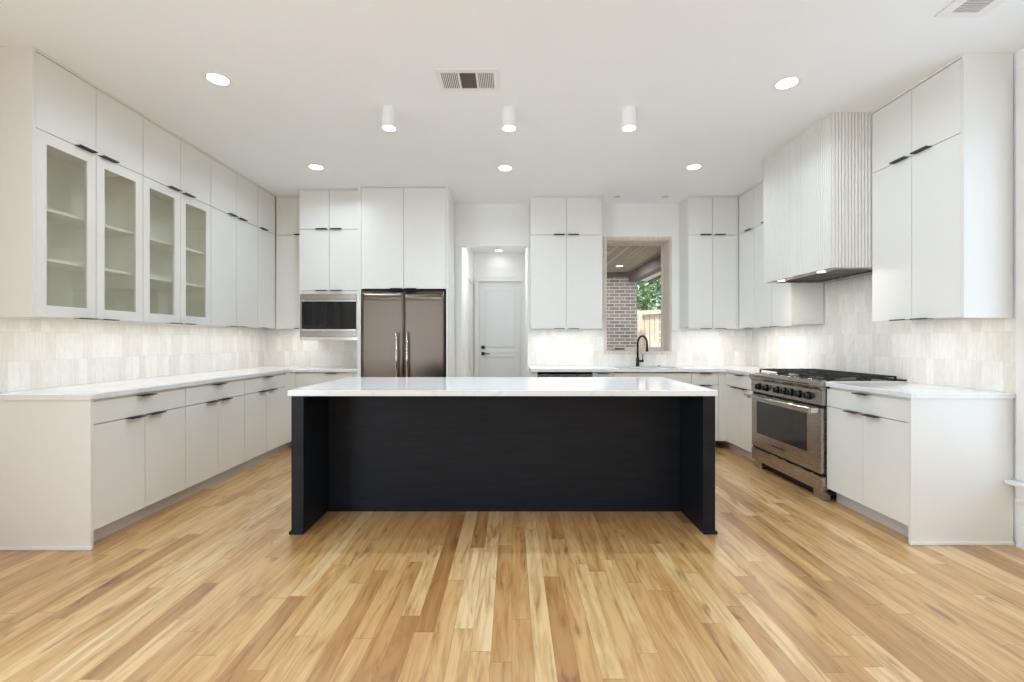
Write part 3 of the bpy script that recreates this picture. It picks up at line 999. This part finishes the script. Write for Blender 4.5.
obj('fluted_shell', hood_shell(), M['cabinet'], r)
boxes('insert', M['steel'], [(0.017, HW - 0.017, 0.018, 0.10, HZ0 - 0.003, HZ0 + 0.04), (0.017, HW - 0.017, 0.50, HD - 0.001, HZ0 - 0.003, HZ0 + 0.04),
                             (0.017, 0.06, 0.10, 0.50, HZ0 - 0.003, HZ0 + 0.04), (HW - 0.06, HW - 0.017, 0.10, 0.50, HZ0 - 0.003, HZ0 + 0.04),
                             (0.06, HW - 0.06, 0.10, 0.50, HZ0 + 0.035, HZ0 + 0.04)], r, bev=0.001, label='stainless hood insert')
for i in range(2):
    bm = bmesh.new()
    xa = 0.062 + i * 0.409
    for k in range(13):
        box(bm, xa + 0.006, xa + 0.401, 0.104 + k * 0.030, 0.104 + k * 0.030 + 0.019, HZ0 + 0.012, HZ0 + 0.020)
    box(bm, xa + 0.002, xa + 0.405, 0.101, 0.499, HZ0 + 0.026, HZ0 + 0.033)
    obj('baffle_filter', bm, M['baffle'], r)
for xx in (0.20, 0.74):
    bm = bmesh.new()
    cyl(bm, (xx, 0.060, HZ0 - 0.007), 0.028, 0.028, 0.004)
    obj('hood_lamp', bm, M['lens'], r, label='lit round hood lamp')
    area('hood_lamp_light', (2.436 + 0.060, 4.400 - xx, HZ0 - 0.010), (0, 0, 0), 0.05, 0.05, 1.6, (1.0, 0.97, 0.92), 'DISK')

# ================================================================ SINK, TAP, OUTLETS
r = thing('kitchen_sink', 'undermount sink let into the rear worktop below the window', 'sink', (SX0, SYa, 0))
sw, sd = SX1 - SX0, SYb - SYa
boxes('basin', M['steel'], [(-0.012, -0.001, -0.012, sd + 0.012, 0.66, 0.8825), (sw + 0.001, sw + 0.012, -0.012, sd + 0.012, 0.66, 0.8825),
                            (-0.001, sw + 0.001, -0.012, -0.001, 0.66, 0.8825), (-0.001, sw + 0.001, sd + 0.001, sd + 0.012, 0.66, 0.8825),
                            (-0.012, sw + 0.012, -0.012, sd + 0.012, 0.65, 0.66)], r)
bm = bmesh.new()
cyl(bm, (sw / 2, sd / 2, 0.6605), 0.045, 0.045, 0.003)
obj('drain', bm, M['steel_bright'], r)

r = thing('kitchen_faucet', 'matte black gooseneck tap behind the sink below the window', 'faucet', (1.565, 5.665, 0.9157))
bm = bmesh.new()
cyl(bm, (0, 0, 0), 0.026, 0.026, 0.006)
cyl(bm, (0, 0, 0.006), 0.021, 0.020, 0.100)
obj('base', bm, M['black'], r)
bm = bmesh.new()
pts = [(0, 0, 0.106), (0, 0, 0.28)]
# the spout swings forward and to the right
dx, dy = 0.52, -0.854
Rr = 0.075
for i in range(1, 15):
    a = PI - PI * i / 14 * 1.03
    k = Rr + Rr * math.cos(a)
    pts.append((dx * k, dy * k, 0.28 + 0.095 * math.sin(a) * 1.0))
obj('spout', (tube(bm, pts, 0.0125), bm)[1], M['black'], r)
bm = bmesh.new()
p = pts[-1]
tube(bm, [(p[0], p[1], p[2] + 0.006), (p[0] + 0.001, p[1], p[2] - 0.085)], [0.0135, 0.016])
obj('spray_head', bm, M['black'], r)
bm = bmesh.new()
tube(bm, [(0.018, 0, 0.066), (0.072, -0.004, 0.066)], 0.014)
tube(bm, [(0.062, -0.004, 0.070), (0.064, -0.004, 0.152)], [0.007, 0.005])
obj('lever', bm, M['black'], r)
r = thing('sink_air_switch', 'small black button on the worktop right of the tap', 'button', (1.83, 5.660, 0.9157))
bm = bmesh.new()
cyl(bm, (0, 0, 0), 0.020, 0.020, 0.005)
cyl(bm, (0, 0, 0.005), 0.013, 0.013, 0.006)
obj('button', bm, M['black'], r)

r = thing('wall_outlet', 'white double outlet plate on the tiles left of the kitchen window', 'outlet', (0.965, YB - 0.0155, 1.07))
boxes('cover_plate', M['plate'], [(-0.058, 0.058, 0, 0.005, 0, 0.118)], r, bev=0.001)
for xx in (-0.028, 0.028):
    boxes('socket', M['plate'], [(xx - 0.017, xx + 0.017, -0.002, 0.0, 0.026, 0.092)], r, bev=0.001)

# ================================================================ LIGHTS ON THE CEILING
gdl = 'round recessed downlights in the kitchen ceiling'


def downlight(label, x, y, z, rad, lit=True, group=None, name='recessed_light', power=DOWNLIGHT_POWER, color=LAMP_COLOR):
    r = thing(name, label, 'light', (x, y, z), 0, group)
    bm = bmesh.new()
    ring(bm, (0, 0), rad * 0.80, rad, -0.006, -0.0005)
    obj('trim_ring', bm, M['lampwhite'], r)
    bm = bmesh.new()
    ring(bm, (0, 0), rad * 0.71, rad * 0.798, -0.0022, -0.0005)  # darker ring drawn in for the recess gap around the lens
    obj('baffle', bm, M['lens_off'], r)
    bm = bmesh.new()
    cyl(bm, (0, 0, -0.0022), rad * 0.70, rad * 0.70, 0.0015, seg=36)
    obj('lens', bm, M['lens'] if lit else M['lens_off'], r, label='glowing lens' if lit else 'unlit lens')
    if lit:
        area('downlight_beam', (x, y, z - 0.008), (0, 0, 0), rad * 1.30, 0, power, color, 'DISK', 158)
    return r


downlight('large round recessed downlight above the glass cabinets at upper left', -1.953, 3.022, CEIL, 0.090, group=gdl)
downlight('large round recessed downlight beside the fluted hood at upper right', 1.855, 3.069, CEIL, 0.090, group=gdl)
downlight('recessed downlight in front of the left corner and microwave cabinet', -1.96, 4.55, CEIL, 0.090, group=gdl)
downlight('recessed downlight in front of the hallway opening', -0.07, 4.576, CEIL, 0.090, group=gdl)
downlight('recessed downlight in front of the right corner cabinets', 1.82, 4.55, CEIL, 0.090, group=gdl)
downlight('small unlit recessed light above the window, the left one of two', 1.264, 5.479, CEIL, 0.050, lit=False, group='small lights above the sink')
downlight('small unlit recessed light above the window, the right one of two', 1.842, 5.479, CEIL, 0.050, lit=False, group='small lights above the sink')
downlight('recessed downlight in the hallway ceiling', -0.21, 7.38, 2.70, 0.075, power=0.5, color=HALL_COLOR)
downlight('added unseen downlight in the hallway ceiling just past the opening', -0.21, 6.30, 2.70, 0.075, power=6.5, color=HALL_COLOR)  # lamp hidden by the header, added to brighten the hallway door
for i, (x, y) in enumerate(((-1.6, 0.6), (0.9, 0.6), (-1.6, -1.6), (0.9, -1.6))):  # unseen lamps added to light the near part of the room
    downlight(['added downlight, unseen behind the camera on the left', 'added downlight, unseen behind the camera on the right',
               'added downlight, unseen at the far back left, behind the camera', 'added downlight, unseen at the far back right, behind the camera'][i],
              x, y, CEIL, 0.090, group=gdl, power=4.2)


def cylinder_lamp(label, x, y):
    r = thing('cylinder_downlight', label, 'light', (x, y, CEIL), 0, 'white cylinder downlights over the island')
    bm = bmesh.new()
    cyl(bm, (0, 0, -0.006), 0.053, 0.053, 0.0055)
    obj('ceiling_plate', bm, M['lampwhite'], r)
    bm = bmesh.new()
    cyl(bm, (0, 0, -0.149), 0.051, 0.051, 0.1425, caps=False)
    cyl(bm, (0, 0, -0.149), 0.048, 0.048, 0.1425, caps=False)
    ring(bm, (0, 0), 0.048, 0.051, -0.150, -0.149)
    obj('shade', bm, M['lampwhite'], r)
    bm = bmesh.new()
    cyl(bm, (0, 0, -0.148), 0.0475, 0.0475, 0.004)
    obj('lens', bm, M['lens'], r, label='glowing lens')
    area('cylinder_beam', (x, y, CEIL - 0.152), (0, 0, 0), 0.095, 0, CYLINDER_POWER, LAMP_COLOR, 'DISK', 150)


cylinder_lamp('white cylinder ceiling light, leftmost of the three over the island', -0.920, 3.405)
cylinder_lamp('white cylinder ceiling light, middle one of the three over the island', -0.022, 3.405)
cylinder_lamp('white cylinder ceiling light, rightmost of the three over the island', 0.876, 3.405)

# ceiling vents
r = thing('ceiling_vent', 'white three-section air vent in the ceiling above the island', 'vent', (-0.292, 3.030, CEIL))
boxes('backing', M['ventdark'], [(-0.185, 0.185, -0.098, 0.098, -0.0025, -0.0005)], r, label='dark inside of the vent')
boxes('frame', M['lampwhite'], [(-0.203, 0.203, -0.133, -0.092, -0.010, -0.003), (-0.203, 0.203, 0.092, 0.118, -0.010, -0.003),
                                (-0.203, -0.170, -0.092, 0.092, -0.010, -0.003), (0.170, 0.203, -0.092, 0.092, -0.010, -0.003),
                                (-0.065, -0.050, -0.092, 0.092, -0.010, -0.003), (0.055, 0.070, -0.092, 0.092, -0.010, -0.003)], r, bev=0.001)
for x0_, x1_, n in ((-0.168, -0.067, 8), (0.072, 0.168, 8)):
    bm = bmesh.new()
    for k in range(n):
        xc = x0_ + (x1_ - x0_) * (k + 0.5) / n
        box(bm, xc - 0.0028, xc + 0.0028, -0.092, 0.092, -0.009, -0.004)
    obj('louvre', bm, M['lampwhite'], r)
bm = bmesh.new()
for k in range(10):
    yc = -0.092 + 0.184 * (k + 0.5) / 10
    box(bm, -0.049, 0.054, yc - 0.002, yc + 0.002, -0.009, -0.004)
obj('louvre', bm, M['ventdark'], r)
r = thing('ceiling_vent', 'white air vent with grey louvres at the upper right edge of the ceiling', 'vent', (2.385, 2.22, CEIL))
boxes('frame', M['lampwhite'], [(-0.125, 0.125, 0.180, 0.215, -0.009, -0.0005), (-0.125, 0.125, -0.215, -0.180, -0.009, -0.0005),
                                (-0.125, -0.068, -0.180, 0.180, -0.009, -0.0005), (0.068, 0.125, -0.180, 0.180, -0.009, -0.0005)], r, bev=0.002)
bm = bmesh.new()
for k in range(22):
    yc = -0.18 + 0.36 * (k + 0.5) / 22
    box(bm, -0.067, 0.067, yc - 0.005, yc + 0.005, -0.008, -0.002)
obj('louvre', bm, M['ventgrey'], r)


# under-cabinet light bars
def strip(label, x0, y0, x1, y1, z=Z0 + 0.0205, power=STRIP_POWER):
    """slim LED bar fixed under the cabinets, running from one point to the other"""
    horiz = abs(x1 - x0) > abs(y1 - y0)
    L = abs(x1 - x0) + abs(y1 - y0)
    cx, cy = (x0 + x1) / 2, (y0 + y1) / 2
    r = thing('under_cabinet_light', label, 'light', (cx, cy, z), 0, 'LED bars under the wall cabinets')
    hx, hy = (L / 2, 0.010) if horiz else (0.010, L / 2)
    boxes('housing', M['lampwhite'], [(-hx, hx, -hy, hy, -0.006, 0.0005)], r)
    boxes('lens', M['strip'], [(-hx + 0.002, hx - 0.002, -hy + 0.002, hy - 0.002, -0.008, -0.0062)], r, label='glowing diffuser')
    area('strip_light', (cx, cy, z - 0.010), (0, 0, 0), hx * 2, hy * 2, power * L, STRIP_COLOR, 'RECTANGLE', 170)


strip('LED light bar under the left wall cabinets', -2.90, 2.75, -2.90, 5.38, power=1.0)
strip('LED light bar under the corner cabinet beside the microwave', -2.78, 5.52, -2.46, 5.52)
strip('LED light bar under the cabinet left of the window', 0.27, 5.52, 1.04, 5.52)
strip('LED light bar under the cabinet right of the window', 2.15, 5.52, 2.66, 5.52)
strip('LED light bar under the corner cabinets left of the hood', 2.80, 4.56, 2.80, 5.38)
strip('LED light bar under the near right wall cabinet', 2.82, 2.80, 2.82, 3.42, power=1.0)

# ================================================================ OUTSIDE
boxes('ground_outside', M['ground'], [(-3, 12, YB + 0.30, 22, -0.25, -0.15)], kind='structure')
boxes('wall_porch_brick', M['brick'], [(-0.2, 2.47, 9.0, 9.25, -0.15, 2.62)], kind='structure')
boxes('ceiling_porch', M['porch'], [(0.34, 2.46, YB + 0.30, 9.3, 2.572, 2.65)], kind='structure')
boxes('trim_2', M['beam'], [(0.34, 2.31, 8.88, 8.998, 2.49, 2.57)], kind='structure')
boxes('trim_3', M['beam'], [(2.31, 2.46, YB + 0.32, 8.995, 2.385, 2.57)], kind='structure')
boxes('trim_4', M['trimwhite'], [(2.475, 2.86, YB + 0.32, 9.6, 2.50, 2.53)], kind='structure')
boxes('trim_5', M['beam'], [(2.862, 2.94, YB + 0.32, 9.6, 2.47, 2.56)], kind='structure')
r = thing('porch_light', 'round recessed light in the wooden porch ceiling seen through the window', 'light', (1.92, 8.13, 2.572))
bm = bmesh.new()
ring(bm, (0, 0), 0.055, 0.072, -0.006, -0.0005)
obj('trim_ring', bm, M['lampwhite'], r)
bm = bmesh.new()
cyl(bm, (0, 0, -0.003), 0.054, 0.054, 0.002)
obj('lens', bm, M['lens'], r)
area('porch_beam', (1.92, 8.13, 2.555), (0, 0, 0), 0.12, 0, 12, (1.0, 0.95, 0.88), 'DISK')

r = thing('board_fence', 'pale vertical board fence behind the brick porch wall', 'fence', (2.5, 10.75, -0.15))
r.rotation_euler = (0, 0, R(-50))
bm = bmesh.new()
for k in range(44):
    x = k * 0.125
    box(bm, x, x + 0.098, -0.010 - 0.002 * (k % 3), 0.010, 0.02, 2.02 + 0.006 * math.sin(k * 1.7))
obj('boards', bm, M['fence'], r)
boxes('rail', M['fence'], [(-0.02, 5.5, -0.055, -0.016, 1.97, 2.06), (-0.02, 5.5, -0.055, -0.016, 0.30, 0.38)], r)
for k in range(4):
    boxes('post', M['fence'], [(0.62 + k * 1.2, 0.71 + k * 1.2, -0.10, -0.0555, 0.0, 2.05)], r)


def tree(label, loc, h, rad, n, seed):
    rnd = random.Random(seed)
    r = thing('tree', label, 'tree', loc)
    bm = bmesh.new()
    tube(bm, [(0, 0, 0), (0.05, 0.02, h * 0.35), (-0.04, 0.05, h * 0.7)], [0.16, 0.12, 0.06])
    for k in range(6):
        a = k * 1.05
        tube(bm, [(0, 0.02, h * (0.35 + 0.04 * k)), (math.cos(a) * rad * 0.6, math.sin(a) * rad * 0.6, h * (0.5 + 0.05 * k))], [0.06, 0.02], 8)
    obj('trunk', bm, M['bark'], r)
    bm = bmesh.new()
    blobs = [(rnd.uniform(-1, 1) * rad * 0.7, rnd.uniform(-1, 1) * rad * 0.5, h * rnd.uniform(0.42, 0.95), rnd.uniform(0.45, 0.85) * rad * 0.5) for _ in range(26)]
    for i in range(n):
        bx_, by_, bz_, br_ = blobs[i % len(blobs)]
        d = Vector((rnd.gauss(0, 1), rnd.gauss(0, 1), rnd.gauss(0, 1))).normalized() * br_ * rnd.uniform(0.7, 1.05)
        c = Vector((bx_, by_, bz_)) + d
        u = Vector((rnd.gauss(0, 1), rnd.gauss(0, 1), rnd.gauss(0, 1))).normalized()
        v = u.orthogonal().normalized()
        s = rnd.uniform(0.05, 0.10)
        ps = [c - u * s, c + v * s * 0.45, c + u * s, c - v * s * 0.45]
        bm.faces.new([bm.verts.new(p) for p in ps])
    o = obj('foliage', bm, M['leaves'], r, kind='stuff')


tree('leafy green tree behind the pale board fence', (4.0, 13.6, -0.15), 5.4, 2.8, 16000, 5)
